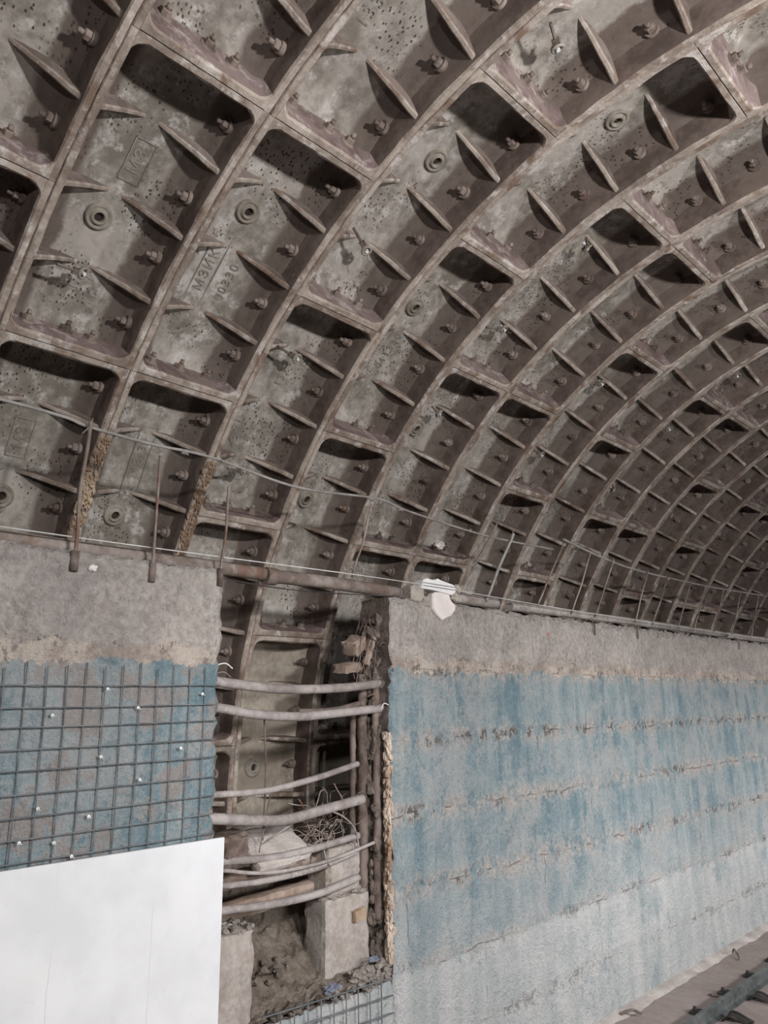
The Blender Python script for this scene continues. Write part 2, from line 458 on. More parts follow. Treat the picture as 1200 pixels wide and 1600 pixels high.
def end_flange_bm(sgn, seed):
    """profile in the (arc, y) plane with rounded pocket corners, extruded from tip to skin"""
    bm = bmesh.new(); t = .044; fr = .075; yb = P / 2 - .036
    inner = []
    N = 7
    for i in range(N + 1):
        a = PI / 2 * i / N
        inner.append((-yb + fr * (1 - math.sin(PI / 2 - a)) if 0 else -yb + fr - fr * math.cos(a), t + fr - fr * math.sin(a)))
    inner = [(-yb, t + fr)] + inner[1:] + [(-yb + fr + (2 * yb - 2 * fr) * k / 8, t) for k in range(1, 8)]
    right = [(-a, b) for a, b in inner[:N + 1]][::-1]
    inner = inner + right
    out = [(yb - 2 * yb * k / 16, .0012) for k in range(17)]
    outline = inner + out
    levels = [(R + .0, 0.012), (R + .012, 0), (R + .12, -.006), (RS - .02, -.012)]
    rings = []
    for li, (r, inset) in enumerate(levels):
        ring = []
        for k, (y, s) in enumerate(outline):
            o = k >= len(inner)
            ss = (s + (max(0, inset) * .25 if o else -inset)) + (.0 if o else .005) * nz((y, k * .1, seed + li), 11)
            f = sgn * (SP / 2 - ss / R)
            ring.append(bm.verts.new(pt(f, y, r + (.004 * nz((y, s, seed), 14) if li < 2 else 0))))
        rings.append(ring)
    m = len(outline)
    for li, (a, b) in enumerate(zip(rings, rings[1:])):
        for k in range(m):
            q = bm.faces.new((a[k], a[(k + 1) % m], b[(k + 1) % m], b[k])); q.material_index = 1 if li == 0 else 0
    bmesh.ops.triangle_fill  # noqa
    top = rings[0]
    # strip across the tip: pair inner with outer points
    for k in range(len(inner) - 1):
        y0, y1 = outline[k][0], outline[k + 1][0]
    f = bm.faces.new(top); f.material_index = 1
    bm.faces.new(rings[-1][::-1])
    bmesh.ops.triangulate(bm, faces=[f])
    return bm


def rib_bm(sgn, seed):
    bm = bmesh.new(); N = 12; L = P / 2 - .05
    rows = []
    for i in range(N + 1):
        t = i / N; y = sgn * (P / 2 - .03 - t * (L - .0))
        d = (D - .020) * (1 - t) ** .92 - .020 * math.sin(PI * t) - .012 * t
        w = .012 + .006 * (1 - t)
        j = .004 * nz((t * 2, seed, 0), 5)
        rt = RS - d; x0 = j
        rows.append([bm.verts.new(v) for v in (
            Vector((x0 - w - .003, y, -.02)), Vector((x0 - w, y, max(d - .010, -.015))), Vector((x0 - w * .5, y, max(d, -.012))),
            Vector((x0 + w * .5, y, max(d, -.012))), Vector((x0 + w, y, max(d - .010, -.015))), Vector((x0 + w + .003, y, -.02)))])
    for a, b in zip(rows, rows[1:]):
        for k in range(6):
            q = bm.faces.new((a[k], a[(k + 1) % 6], b[(k + 1) % 6], b[k])); q.smooth = False; q.material_index = 1 if k in (1, 2, 3) else 0
    bm.faces.new(rows[0]); bm.faces.new(rows[-1][::-1])
    return bm


def bolt_bm(seed):
    """points along -Y from the origin (flange face)"""
    bm = bmesh.new(); rr = random.Random(seed)
    cyl(bm, (0, .03, 0), (0, -.009, 0), .034 + rr.random() * .006, 14)
    cyl(bm, (0, -.009, 0), (0, -.036, 0), .027, 6)
    cyl(bm, (0, -.036, 0), (0, -.041, 0), .027, 6, .020)
    L = .046 + rr.random() * .022
    cyl(bm, (0, -.04, 0), (0, -L, 0), .0135, 10); cyl(bm, (0, -L, 0), (0, -L - .004, 0), .0135, 10, .010)
    return bm


def plug_bm():
    bm = bmesh.new(); pr = [(.078, -.03), (.074, .012), (.062, .018), (.055, .010), (.045, .008), (.041, .024), (.031, .026), (.027, .018), (.024, -.03)]
    N = 24; rows = []
    for k in range(N):
        a = 2 * PI * k / N; rows.append([bm.verts.new((r * math.cos(a), r * math.sin(a), z)) for r, z in pr])
    for k in range(N):
        a, b = rows[k], rows[(k + 1) % N]
        for i in range(len(pr) - 1):
            q = bm.faces.new((a[i], b[i], b[i + 1], a[i + 1])); q.smooth = True
    return bm


def disc_bm(r, z0, z1, n=18):
    bm = bmesh.new(); cyl(bm, (0, 0, z0), (0, 0, z1), r, n); return bm


def text_mesh(body, size, depth):
    cu = bpy.data.curves.new('lettering', 'FONT'); cu.body = body; cu.size = size; cu.extrude = depth; cu.bevel_depth = .0008
    cu.align_x = 'CENTER'; cu.align_y = 'CENTER'; cu.space_character = 1.25
    o = bpy.data.objects.new('lettering', cu); COL.objects.link(o)
    me = bpy.data.meshes.new_from_object(o.evaluated_get(bpy.context.evaluated_depsgraph_get()))
    bpy.data.objects.remove(o); bpy.data.curves.remove(cu)
    me.materials.clear(); me.materials.append(M['letter'])
    return me


def protos():
    q = {}
    def mk(k, name, bm, mats):
        o = obj(name, bm, mats); COL.objects.unlink(o); q[k] = o
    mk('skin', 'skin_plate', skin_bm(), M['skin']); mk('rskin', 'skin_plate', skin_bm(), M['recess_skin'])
    for v in range(3):
        mk(('rf', 1, v), 'ring_flange', ring_flange_bm(1, v * 7.3), [M['flange'], M['tip']])
        mk(('rf', -1, v), 'ring_flange', ring_flange_bm(-1, v * 5.1 + 2), [M['flange'], M['tip']])
        mk(('ef', 1, v), 'end_flange', end_flange_bm(1, v * 3.3), [M['shelf'], M['tip']])
        mk(('ef', -1, v), 'end_flange', end_flange_bm(-1, v * 4.7), [M['shelf'], M['tip']])
        mk(('bolt', v), 'bolt', bolt_bm(v), M['bolt'])
    for s in (1, -1):
        for v in range(2): mk(('rib', s, v), 'rib', rib_bm(s, v * 3 + s), [M['rib'], M['tip']])
    mk('plug', 'grout_plug', plug_bm(), M['plug']); mk('hole', 'plug_bore', disc_bm(.027, -.03, .002), M['hole'])
    return q


Q = protos()
TYPES = {-2: 'A', -1: 'B', 0: 'A', 1: 'A', 2: 'B', 3: 'A', 4: 'B', 5: 'B', 6: 'A', 7: 'B', 8: 'A', 9: 'A', 10: 'B', 11: 'A',
         12: 'B', 13: 'B', 14: 'A', 15: 'B', 16: 'A', 17: 'B', 18: 'A', 19: 'B', 20: 'A'}
PLUGS = {(0, 1): (2.1, -.04), (1, 1): (-3.4, -.04), (2, 2): (-3.2, .09), (3, 1): (-2.8, -.02), (4, 1): (-2.6, -.03), (3, 2): (-3.1, .09),
         (1, 0): (2.3, -.04), (3, 0): (-3.1, -.05), (0, 0): (2.3, -.01), (3, -1): (3.0, -.01), (5, 2): (-3.2, 0), (6, 2): (2.2, -.04), (9, 2): (-3, -.05)}
MARKS = {(1, 2): [('1330', 2.9, -.15, .10)], (0, 1): [('МЗ', -2.8, .04, .085)], (1, 1): [('МЗИК', 2.5, -.10, .085), ('00330', 2.8, .11, .085)],
         (3, 1): [('МЭЗТ', 2.2, -.13, .07), ('011330', 2.5, .03, .085)], (1, 0): [('МЗ 3', -3.0, .02, .085)], (0, 0): [('МЗ', -2.8, .01, .085)],
         (2, 1): [('13', -2.5, .05, .08)], (4, 1): [('0330', 2.6, -.1, .08)]}


def ordinal(n): return ['first', 'second', 'third', 'fourth', 'fifth', 'sixth', 'seventh', 'eighth', 'ninth', 'tenth', 'eleventh', 'twelfth',
                        'thirteenth', 'fourteenth', 'fifteenth', 'sixteenth', 'seventeenth'][n - 1]


ROWW = {0: 'bottom row above the wall', 1: 'second row up', 2: 'third row up', 3: 'fourth row, near the crown', -1: 'low behind the wall'}


def seg_label(r, row):
    if r < 2: ring = ['first ring left of the recess', 'second ring left of the recess', 'third ring left of the recess', 'leftmost ring in view'][1 - r]
    elif r < 5: ring = ['left-hand', 'middle', 'right-hand'][r - 2] + ' ring over the broken recess'
    else: ring = ordinal(r - 4) + ' ring beyond the broken recess'
    if row == -1 and r in (1, 2, 3, 4): return f'dusty iron lining segment low inside the recess, {ring}'
    look = 'plugged' if (r, row) in PLUGS else 'ribbed'
    if any('1330' in m[0] for m in MARKS.get((r, row), [])): look = 'number-cast'
    return f'{look} iron lining segment, {ROWW[row]}, {ring}'


def frame(theta, yc, r=RS):
    e = Vector((math.cos(theta), 0, math.sin(theta))); t = Vector((-math.sin(theta), 0, math.cos(theta)))
    loc = Vector((AX, yc, AZ)) + e * r
    m = Matrix.Identity(4)
    for i, c in enumerate((t, Vector((0, 1, 0)), -e)):
        for k in range(3): m[k][i] = c[k]
    m.translation = loc
    return m


def make_segment(r, row, start):
    rr = random.Random(r * 31 + row * 7 + 5)
    root = empty('lining_segment'); root.matrix_world = frame(math.radians(start) + SP / 2, Y0 + P * (r + .5))
    tag(root, seg_label(r, row), 'tunnel lining segment', 'cast iron lining segments of the vault')
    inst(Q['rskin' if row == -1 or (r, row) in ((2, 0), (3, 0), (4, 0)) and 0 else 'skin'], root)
    for s in (1, -1):
        inst(Q[('rf', s, rr.randrange(3))], root); inst(Q[('ef', s, rr.randrange(3))], root)
        for k in (-1, 0, 1):
            f = math.radians(k * 5.95)
            inst(Q[('rib', s, rr.randrange(2))], root, Matrix.Translation(pt(f, 0, RS)) @ Matrix.Rotation(-f, 4, 'Y'))
    for k in (-1.5, -.5, .5, 1.5):
        f = math.radians(k * 5.95 + rr.uniform(-.4, .4) - (.5 if k > 0 else 0))
        m = Matrix.Translation(pt(f, P / 2 - .068, RS - .115 + rr.uniform(-.012, .012))) @ Matrix.Rotation(-f, 4, 'Y') @ Matrix.Rotation(rr.uniform(-.12, .12), 4, 'X') @ Matrix.Rotation(rr.uniform(0, 1), 4, 'Y')
        inst(Q[('bolt', rr.randrange(3))], root, m)
    f = SP / 2 - .050 / R
    for y in (-.215, .0, .17):
        y += rr.uniform(-.03, .03)
        # bolt axis -Y  ->  -X (towards smaller angle: the upper face of the lower end flange)
        m = Matrix.Translation(pt(f, y, RS - .13 + rr.uniform(-.02, .02))) @ Matrix.Rotation(-f, 4, 'Y') @ Matrix.Rotation(-PI / 2, 4, 'Z') @ Matrix.Rotation(rr.uniform(-.1, .1), 4, 'X') @ Matrix.Rotation(rr.uniform(0, 1), 4, 'Y')
        inst(Q[('bolt', rr.randrange(3))], root, m)
    if (r, row) in PLUGS:
        a, y = PLUGS[(r, row)]; f = math.radians(a)
        p = inst(Q['plug'], root, Matrix.Translation(pt(f, y * P, RS - .004)) @ Matrix.Rotation(-f, 4, 'Y'))
        inst(Q['hole'], p)
    for (tx, a, y, size) in MARKS.get((r, row), []):
        f = math.radians(a)
        o = bpy.data.objects.new('cast_lettering', text_mesh(tx, size, .003)); link(o, root)
        o['label'] = 'raised cast lettering'
        mm = Matrix.Translation(pt(f, y * P, RS - .002)) @ Matrix.Rotation(-f, 4, 'Y') @ Matrix.Rotation(PI, 4, 'Z')
        o.matrix_local = mm
        if size >= .085 and tx.startswith('МЗ'):
            bm = bmesh.new(); w, h, g = .062 * len(tx), .06, .006
            for lo, hi in (((-w, -h), (w, -h + g)), ((-w, h - g), (w, h)), ((-w, -h), (-w + g, h)), ((w - g, -h), (w, h))):
                box(bm, (lo[0], lo[1], -.008), (hi[0], hi[1], .006))
            fr = obj('cast_frame', bm, M['letter'], root); fr.matrix_local = mm
    return root


SEGS = 0
for r in range(-2, 21):
    base = 138.8 if TYPES[r] == 'A' else 150.7
    rows = [0, 1, 2, 3]
    if r in (1, 2, 3, 4): rows = [-1] + rows
    for row in rows:
        make_segment(r, row, base - 23.75 * row); SEGS += 1
    if r in (3,):   # the recess shows one more segment on this ring
        s = make_segment(r, -1, base + 47.5); s['label'] = 'dirty iron lining segment at the foot of the recess behind rubble'


# ------------------------------------------------------------------ eye bolts hanging in the pockets
def make_eye_bolt():
    root = empty('eye_bolt')
    bm = bmesh.new(); box(bm, (-.020, -.055, -.006), (.020, .0, .006)); obj('bracket', bm, M['rust'], root)
    bm = bmesh.new(); tube(bm, [(0, -.15, -.02), (0, -.1, -.012), (0, -.03, 0)], .009, 8); obj('rod', bm, M['rust'], root)
    bm = bmesh.new(); torus(bm, (0, .02, 0), (0, .25, 1), .030, .009); torus(bm, (0, .028, -.016), (0, .25, 1), .029, .007); obj('ring', bm, M['plug'], root)
    bm = bmesh.new(); cyl(bm, (0, .02, -.05), (0, .02, .016), .011, 8); obj('stud', bm, M['galv'], root)
    bm = bmesh.new(); tube(bm, [(.01, .045, 0), (.022, .075, .006), (.02, .10, .012)], .0025, 6); obj('wire_tail', bm, M['rust'], root)
    return root


EB = make_eye_bolt()
first = True
for r, th in [(2, 98.9), (2, 120.8), (2, 133.0), (2, 145.6), (0, 132.9), (4, 109.2), (4, 121.2), (4, 133.0), (6, 121.2), (6, 133.2), (8, 110.2), (8, 122.0),
              (8, 134.2), (8, 144.9), (10, 135.0), (10, 146.2), (12, 135.0)]:
    if first: o = EB; first = False
    else:
        o = EB.copy(); COL.objects.link(o)
        for c in EB.children:
            k = c.copy(); COL.objects.link(k); k.parent = o
    m = frame(math.radians(th), Y0 + P * (r + .5) - .06, R + .11)
    o.matrix_world = m @ Matrix.Rotation(random.uniform(-.5, .5), 4, 'X') @ Matrix.Rotation(random.uniform(-.5, .5), 4, 'Z')
    base = 138.8 if TYPES[r] == 'A' else 150.7
    k = 0
    while base - 23.75 * k > th: k += 1
    half = 'upper' if th - (base - 23.75 * k) < 11.9 else 'lower'
    ring = seg_label(r, k).split(', ')[-1]
    tag(o, f'rusty eye bolt in {half} half, {ROWW[k].split(",")[0].replace(" above the wall", "")}, {ring}', 'eye bolt', 'eye bolts hanging in the lining pockets')


# ------------------------------------------------------------------ side wall (setting)
def wall_piece(bm, y0, y1, z0, z1, x0=WX, x1=WX - .30, sy=.045, sz=.045, ragged=(True, True, True)):
    NY = max(4, int((y1 - y0) / sy)); NZ = max(4, int((z1 - z0) / sz)); V = []
    for i in range(NY + 1):
        row = []
        y = y0 + (y1 - y0) * i / NY
        for k in range(NZ + 1):
            z = z0 + (z1 - z0) * k / NZ
            dx = .010 * nz((0, y, z), 4) + .007 * nz((0, y, z), 14) + .006 * nz((0, y, z), 30)
            zz = z - H0
            c = abs(((zz + 1.73 + 4.9 + .245) / .49) % 1 - .5) * .49
            if zz < .22 and y > 4: dx -= .012 * max(0, 1 - c / .03) * (.5 + nz((0, y, z), 6))
            if zz > .25: dx += .008
            yy, zt = y, z
            if i == 0 and ragged[0]: yy += .026 * nz((0, 3, z), 7) + .034 * nz((0, 5, z), 19); dx -= .012 + .02 * abs(nz((0, 3, z), 15))
            if i == NY and ragged[1]: yy += .026 * nz((0, 9, z), 7) + .034 * nz((0, 8, z), 19); dx -= .012 + .02 * abs(nz((0, 3, z), 15))
            if k == NZ and ragged[2]: zt += .020 * nz((0, y, 2), 5) + .030 * nz((0, y, 4), 17); dx -= .012
            row.append(bm.verts.new((x0 + dx, yy, zt)))
        V.append(row)
    for i in range(NY):
        for k in range(NZ):
            q = bm.faces.new((V[i][k], V[i + 1][k], V[i + 1][k + 1], V[i][k + 1])); q.smooth = True
    # jambs, top, bottom, back with rough depth steps
    loop = [V[i][0] for i in range(NY + 1)] + [V[NY][k] for k in range(1, NZ + 1)] + [V[i][NZ] for i in range(NY - 1, -1, -1)] + [V[0][k] for k in range(NZ - 1, 0, -1)]
    prev = loop
    for s in range(1, 6):
        cur = []
        for v in loop:
            p = Vector((x0 + (x1 - x0) * s / 5, v.co.y, v.co.z)); g = .016 if s < 5 else 0
            p.y += g * nz(p, 11, 2) ; p.z += g * nz(p, 11, 5)
            cur.append(bm.verts.new(p))
        m = len(loop)
        for a in range(m):
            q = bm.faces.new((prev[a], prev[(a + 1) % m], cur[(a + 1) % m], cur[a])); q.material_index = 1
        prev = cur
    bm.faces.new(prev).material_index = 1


ZT = H0 + .745
for args, kw, lb in (((-1.6, 2.56, 0, ZT + .035), dict(ragged=(False, True, True), sy=.04, sz=.04), 'left pier of rough masonry with blue paint under wire mesh'),
                     ((3.985, 18.4, 0, ZT), dict(ragged=(True, False, True), sy=.05, sz=.04), 'long rough masonry wall with flaking blue paint right of recess'),
                     ((2.56, 3.985, 0, H0 - 1.745), dict(x0=WX - .012, ragged=(False, False, True), sy=.04, sz=.04), 'pale masonry sill under the broken recess')):
    bm = bmesh.new(); wall_piece(bm, *args, **kw)
    structure(obj('wall_left', bm, [M['wall'], M['raw']]), lb, 'wall')

# ochre broken mortar along the far jamb of the recess
bm = roughbox((WX - .07, 3.962, H0 - 1.66), (WX - .010, 3.992, H0 - .20), .02, .016, 31, 3, .006)
for i in range(210):
    z = H0 + random.uniform(-1.64, -.22)
    lump(bm, (WX - random.uniform(.004, .05), 3.974 + random.uniform(-.018, .02), z), random.uniform(.008, .022), i, 1, (.7, .8, 1.5), amp=1.0)
tag(obj('mortar_strip', bm, M['ochre']), 'crumbling ochre mortar strip up the right edge of the recess', 'mortar')

# track bed
bm = bmesh.new(); n = 40
for i in range(1):
    box(bm, (-5.2, -2.0, -.25), (-1.0, 20.5, 0))
structure(obj('floor', bm, M['track']), 'mauve-grey concrete track bed', 'floor')
bm = bmesh.new(); NY = 260
rows = []
for i in range(NY + 1):
    y = -1.5 + 19.5 * i / NY
    wv = .10 + .035 * nz((0, y, 0), 2.5) + .02 * nz((0, y, 3), 9)
    rows.append([bm.verts.new(v) for v in ((WX - .05, y, -.01), (WX - .05, y, .045), (WX + wv * .5, y, .022 + .006 * nz((0, y, 1), 8)), (WX + wv, y, .003), (WX + wv, y, -.01))])
for a, b in zip(rows, rows[1:]):
    for k in range(5): bm.faces.new((a[k], a[(k + 1) % 5], b[(k + 1) % 5], b[k]))
bm.faces.new(rows[0]); bm.faces.new(rows[-1][::-1])
structure(obj('trim_1', bm, M['kerb']), 'smeared pale mortar fillet at the foot of the wall', 'kerb')

# rail with its fastenings
rail = empty('rail', (-3.195, 0, 0)); tag(rail, 'dark steel running rail on the track bed at lower right', 'rail')
bm = bmesh.new()
prof = [(-.075, 0), (.075, 0), (.075, .012), (.02, .03), (.009, .05), (.009, .125), (.036, .14), (.036, .165), (.028, .176), (-.028, .176), (-.036, .165), (-.036, .14), (-.009, .125), (-.009, .05), (-.02, .03), (-.075, .012)]
prism(bm, [(x * .6, -1.5, z * .62) for x, z in prof], (0, 19, 0)); obj('rail_section', bm, M['rail'], rail)
bm0 = bmesh.new(); box(bm0, (-.20, -.05, 0), (-.05, .05, .022)); box(bm0, (-.15, -.035, .022), (-.03, .035, .036)); cyl(bm0, (-.165, 0, .02), (-.165, 0, .055), .018, 6)
cp = obj('rail_clip', bm0, M['brush'], rail); cp.location = (0, 6.62, 0)
for i in range(1, 14):
    c = inst(cp, rail); c.location = (0, 6.62 + .62 * i - (0), 0)
# dark bristly bundles on the near side of the rail
bm = bmesh.new()
for i in range(13):
    a = random.uniform(-.03, .03)
    tube(bm, [(.0 + random.uniform(-.015, .015), -.09 + i * .011, .015), (.05, -.07 + i * .011 + a, .05 + random.uniform(0, .03)), (.17 + random.uniform(-.02, .03), -.02 + i * .009 + a, .015)], .008, 6, 4)
bt = obj('bristle_bundle', bm, M['brush']); bt.location = (-3.10, 7.30, 0)
tag(bt, 'dark bristly bundle beside the rail, nearest the bottom edge', 'brush', 'dark bundles beside the rail')
for i, lb in enumerate(('second from the bottom edge', 'third from the bottom edge', 'fourth from the bottom edge', 'farthest at right edge')):
    c = bt.copy(); COL.objects.link(c); c.location = (-3.10, 7.30 + .62 * (i + 1), 0); c.rotation_euler.z = random.uniform(-.2, .2)
    c['label'] = f'dark bristly bundle beside the rail, {lb}'
bm = bmesh.new(); lump(bm, (0, 0, .004), .04, 3, 2, (1.2, .8, .3))
st = obj('pebble', bm, M['rust']); st.location = (-3.40, 7.75, .006); tag(st, 'small rusty lump on the slab between the rail and wall, nearest', 'stone', 'rusty lumps on the slab')
c = st.copy(); COL.objects.link(c); c.location = (-3.42, 9.4, .006); c.scale = (.8, .8, .8); c['label'] = 'small rusty lump on the slab between rail and wall, farther'
bm = bmesh.new(); tube(bm, [(-3.72, 9.05, .03), (-3.68, 9.0, .075), (-3.62, 8.95, .03), (-3.60, 8.90, .012)], .009, 7); tag(obj('wire_hook', bm, M['rust']), 'bent dark wire sticking out at the foot of wall', 'wire')
bm = bmesh.new(); tube(bm, [(-3.80, 6.73, .02), (-3.72, 6.78, .06), (-3.66, 6.85, .03)], .012, 7); tag(obj('wire_stub', bm, M['rust']), 'short dark wire stub at the wall foot by bottom edge', 'wire')


# ------------------------------------------------------------------ pipes, wires, cable and rods along the wall top
def pipe(pts, r, name, label, cat, mat, wob=.05, group=None, **k):
    bm = bmesh.new(); tube(bm, pts, r, 14, 10, wob, **k); return tag(obj(name, bm, mat), label, cat, group)


px = WX - .10
zp = H0 + .80
pipe([(px, -1.5, zp + .02), (px, 1.0, zp + .015), (px, 2.93, zp + .01)], .042, 'pipe', 'rusty pipe along the left wall top ending over the recess', 'pipe', M['pipe'], group='old pipes on the wall top')
p = pipe([(px, 2.97, zp + .005), (px, 3.6, zp + .01), (px, 4.22, zp)], .045, 'pipe', 'dusty rust pipe bridging the top of the recess', 'pipe', M['pipe'], group='old pipes on the wall top')
bm = bmesh.new(); cyl(bm, (px, 2.94, zp), (px, 3.02, zp), .056, 14); obj('collar', bm, M['rust'], p)
bm = bmesh.new(); cyl(bm, (px, 4.16, zp), (px, 4.19, zp), .05, 14); obj('collar', bm, M['rust'], p)
zp = H0 + .825
pipe([(px, 4.62, zp), (px, 5.1, zp - .005), (px, 5.42, zp)], .046, 'pipe', 'short pipe just right of the white foam patch', 'pipe', M['palepipe'], group='old pipes on the wall top')
pipe([(px, 5.62, zp - .01), (px, 8.0, zp), (px, 10.4, zp - .005)], .040, 'pipe', 'long pale pipe on the right wall top', 'pipe', M['palepipe'], group='old pipes on the wall top')
pipe([(px, 10.5, zp - .01), (px, 13.0, zp), (px, 18.0, zp)], .040, 'pipe', 'farthest pipe on the wall top at right edge', 'pipe', M['palepipe'], group='old pipes on the wall top')
wx = WX + .0
pipe([(wx, -1.5, H0 + .86), (wx, 1.27, H0 + .85), (wx, 2.5, H0 + .858), (wx, 4.25, H0 + .872), (wx, 6.6, H0 + .835), (wx, 11.9, H0 + .81), (wx, 17, H0 + .81)], .0035, 'wire', 'thin pale wire strung along the wall top', 'wire', M['white_wire'], 0)
pipe([(px + .03, 2.5, H0 + .745), (px + .03, 3.2, H0 + .725), (px + .03, 4.1, H0 + .765)], .004, 'wire', 'thin dark wire sagging just under the pipe across recess', 'wire', M['brush'], 0)
k = .955
ck = [(1.24, 1.53), (1.72, 1.50), (2.1, 1.49), (2.5, 1.50), (3.2, 1.44), (3.97, 1.50), (4.33, 1.46), (5.32, 1.41), (6.40, 1.43)]
cab = pipe([(-3.95 * k, -1.4, H0 + 1.46)] + [(-3.95 * k, y * k, H0 + z * k) for y, z in ck], .0085, 'cable', 'sagging grey cable tied along rod tips, left stretch', 'cable', M['cable'], .2, 'cables tied to the rod tips')
cab2 = pipe([(-3.95 * k, y * k, H0 + z * k) for y, z in [(6.60, 1.56), (7.3, 1.475), (8.2, 1.42), (10.2, 1.43), (12.37, 1.49), (15, 1.5)]], .011, 'cable', 'sagging grey cable tied along rod tips, right stretch', 'cable', M['cable'], .2, 'cables tied to the rod tips')
for (root, ys) in ((cab, (2.22, 2.45, 3.75, 4.02, 4.9)), (cab2, (6.5, 7.0, 8.6, 10.4))):
    bm = bmesh.new()
    for i in range(7): tube(bm, [(-.004, i * .006 - .02, 0), (.012, i * .005 - .015, .012 - .004 * i), (0, i * .007 - .02, -.014)], .004, 6, 3)
    kn = obj('wire_knot', bm, M['cable'], root)
    src = root.data.vertices
    for j, y in enumerate(ys):
        best = min(src, key=lambda v: abs(v.co.y - y)).co
        (kn if j == 0 else inst(kn, root)).location = (best.x, best.y, best.z)

rods = [((1.65, .72), (1.70, 1.50), .011, 1), ((2.09, .71), (2.13, 1.40), .0085, 1), ((2.53, .73), (2.61, 1.31), .0085, 1), ((3.66, .86), (3.86, 1.42), .008, 0),
        ((4.88, .86), (5.41, 1.51), .009, 0), ((5.21, .82), (5.66, 1.46), .013, 2), ((6.0, .86), (6.51, 1.49), .009, 0), ((6.57, .81), (7.02, 1.46), .008, 0),
        ((7.02, .81), (7.5, 1.44), .008, 0), ((7.88, .82), (8.3, 1.42), .008, 0), ((8.29, .82), (8.8, 1.40), .008, 0), ((8.95, .82), (9.45, 1.40), .008, 0),
        ((9.4, .82), (9.9, 1.40), .008, 0), ((10.0, .82), (10.5, 1.41), .008, 0), ((10.6, .82), (11.1, 1.42), .008, 0), ((11.3, .82), (11.8, 1.43), .008, 0), ((11.9, .82), (12.5, 1.44), .008, 0)]
for i, ((ya, za), (yb, zb), rad, sleeve) in enumerate(rods):
    root = empty('hanger_rod', (WX + .012 if sleeve == 1 else WX - .05, ya, H0 + za))
    o0 = root.location; kk = .958; top = Vector((-3.9 * kk, yb * kk + (.0 if i > 3 else .0), H0 + zb * kk)) - o0
    if sleeve != 1: top = Vector((-3.9 * kk, yb * kk, H0 + zb * kk)) - o0
    mid = top * .5 + Vector((0, random.uniform(-.015, .015) - (.02 if i == 6 else 0), 0))
    bm = bmesh.new(); tube(bm, [Vector((0, 0, 0)), top * .2, mid, top * .85, top * 1.02], rad, 8, 6, .1)
    obj('rod', bm, M['greyrod' if sleeve == 2 else 'rod'], root)
    if sleeve == 1:
        bm = bmesh.new(); cyl(bm, (0, -.002, -.05), (0, 0, .055), rad + .011, 10); obj('sleeve', bm, M['rust'], root)
    if i in (0, 5, 8):
        bm = bmesh.new(); tube(bm, [top * .98, top * .98 + Vector((.0, .012, .05))], .004, 6); tube(bm, [top * .98, top * .98 + Vector((.0, -.04, -.05))], .004, 6); obj('wire_tie', bm, M['rod'], root)
    lab = ['thick rusty rod rising from the left wall top, leftmost', 'thin rusty rod on the left wall top, second from left', 'rusty rod at the left pier corner beside the recess',
           'thin rod standing on the pipe over the recess', 'thin slanting rod right of the white foam patch', 'pale grey leaning bar right of the white foam patch',
           'bowed rod, first after the pale grey leaning bar'][i] if i < 7 else f'thin rod on the right wall top, {ordinal(i - 5)} after the pale grey leaning bar'
    tag(root, lab, 'rod', 'hanger rods along the wall top')


# ------------------------------------------------------------------ white foam patches on the wall top by the recess
def ragged(c, ry, rz, seed, n=26, amp=.25):
    out = []
    for i in range(n):
        a = 2 * PI * i / n; q = 1 + amp * nz((math.cos(a), math.sin(a), seed), 2.2) + .4 * amp * nz((math.cos(a), math.sin(a), seed), 6)
        sq = max(abs(math.cos(a)), abs(math.sin(a))) ** -.6
        out.append((c[0] + ry * math.cos(a) * q * sq, c[1] + rz * math.sin(a) * q * sq))
    return out


def patch(name, c, ry, rz, x0, th, mat, seed, parent=None, amp=.25, pts=None):
    bm = bmesh.new(); prism(bm, [(x0, y, H0 + z) for y, z in (pts or ragged(c, ry, rz, seed, amp=amp))], (th, 0, 0))
    bmesh.ops.bevel(bm, geom=[e for e in bm.edges if abs(e.verts[0].co.x - e.verts[1].co.x) < 1e-6], offset=.006, segments=2, affect='EDGES')
    return obj(name, bm, mat, parent)


f1 = patch('foam_strip', 0, 0, 0, WX - .05, .085, M['foam'], 1, pts=[(4.30, .835), (4.33, .905), (4.38, .92), (4.44, .905), (4.50, .93), (4.55, .915), (4.62, .905), (4.68, .90), (4.71, .885), (4.71, .84), (4.66, .815), (4.60, .82), (4.48, .83), (4.40, .835)])
tag(f1, 'bright white foam strip lying across the pipe right of recess', 'foam')
for z in (.858, .880):
    bm = bmesh.new(); tube(bm, [(WX + .038, 4.32, H0 + z), (WX + .038, 4.70, H0 + z - .002)], .0028, 6); obj('string', bm, M['darkline'], f1)
f2 = patch('foam_patch', 0, 0, 0, WX - .03, .06, M['foampink'], 2, pts=[(4.43, .80), (4.43, .69), (4.48, .645), (4.54, .61), (4.58, .63), (4.65, .655), (4.70, .70), (4.71, .735), (4.66, .755), (4.63, .78), (4.64, .815), (4.52, .825), (4.46, .82)])
tag(f2, 'off-white foam patch stuck on the wall below white strip', 'foam')
f3 = patch('mortar_patch', (4.28, .80), .075, .06, WX - .08, .09, M['screed'], 5); tag(f3, 'beige mortar lump left of the white foam strip', 'mortar')
bm = bmesh.new()
for i in range(16): lump(bm, (WX - .02 + random.uniform(-.03, .02), 4.72 + random.uniform(-.03, .10), H0 + .83 + random.uniform(-.04, .05)), random.uniform(.018, .04), i + 40, 2)
for i in range(8): lump(bm, (WX - .015, 4.40 + random.uniform(-.02, .02), H0 + random.uniform(.64, .78)), random.uniform(.02, .032), i + 60, 2)
tag(obj('mortar_crumbs', bm, M['screed']), 'broken beige mortar crumbs round the white foam', 'mortar', kind='stuff')

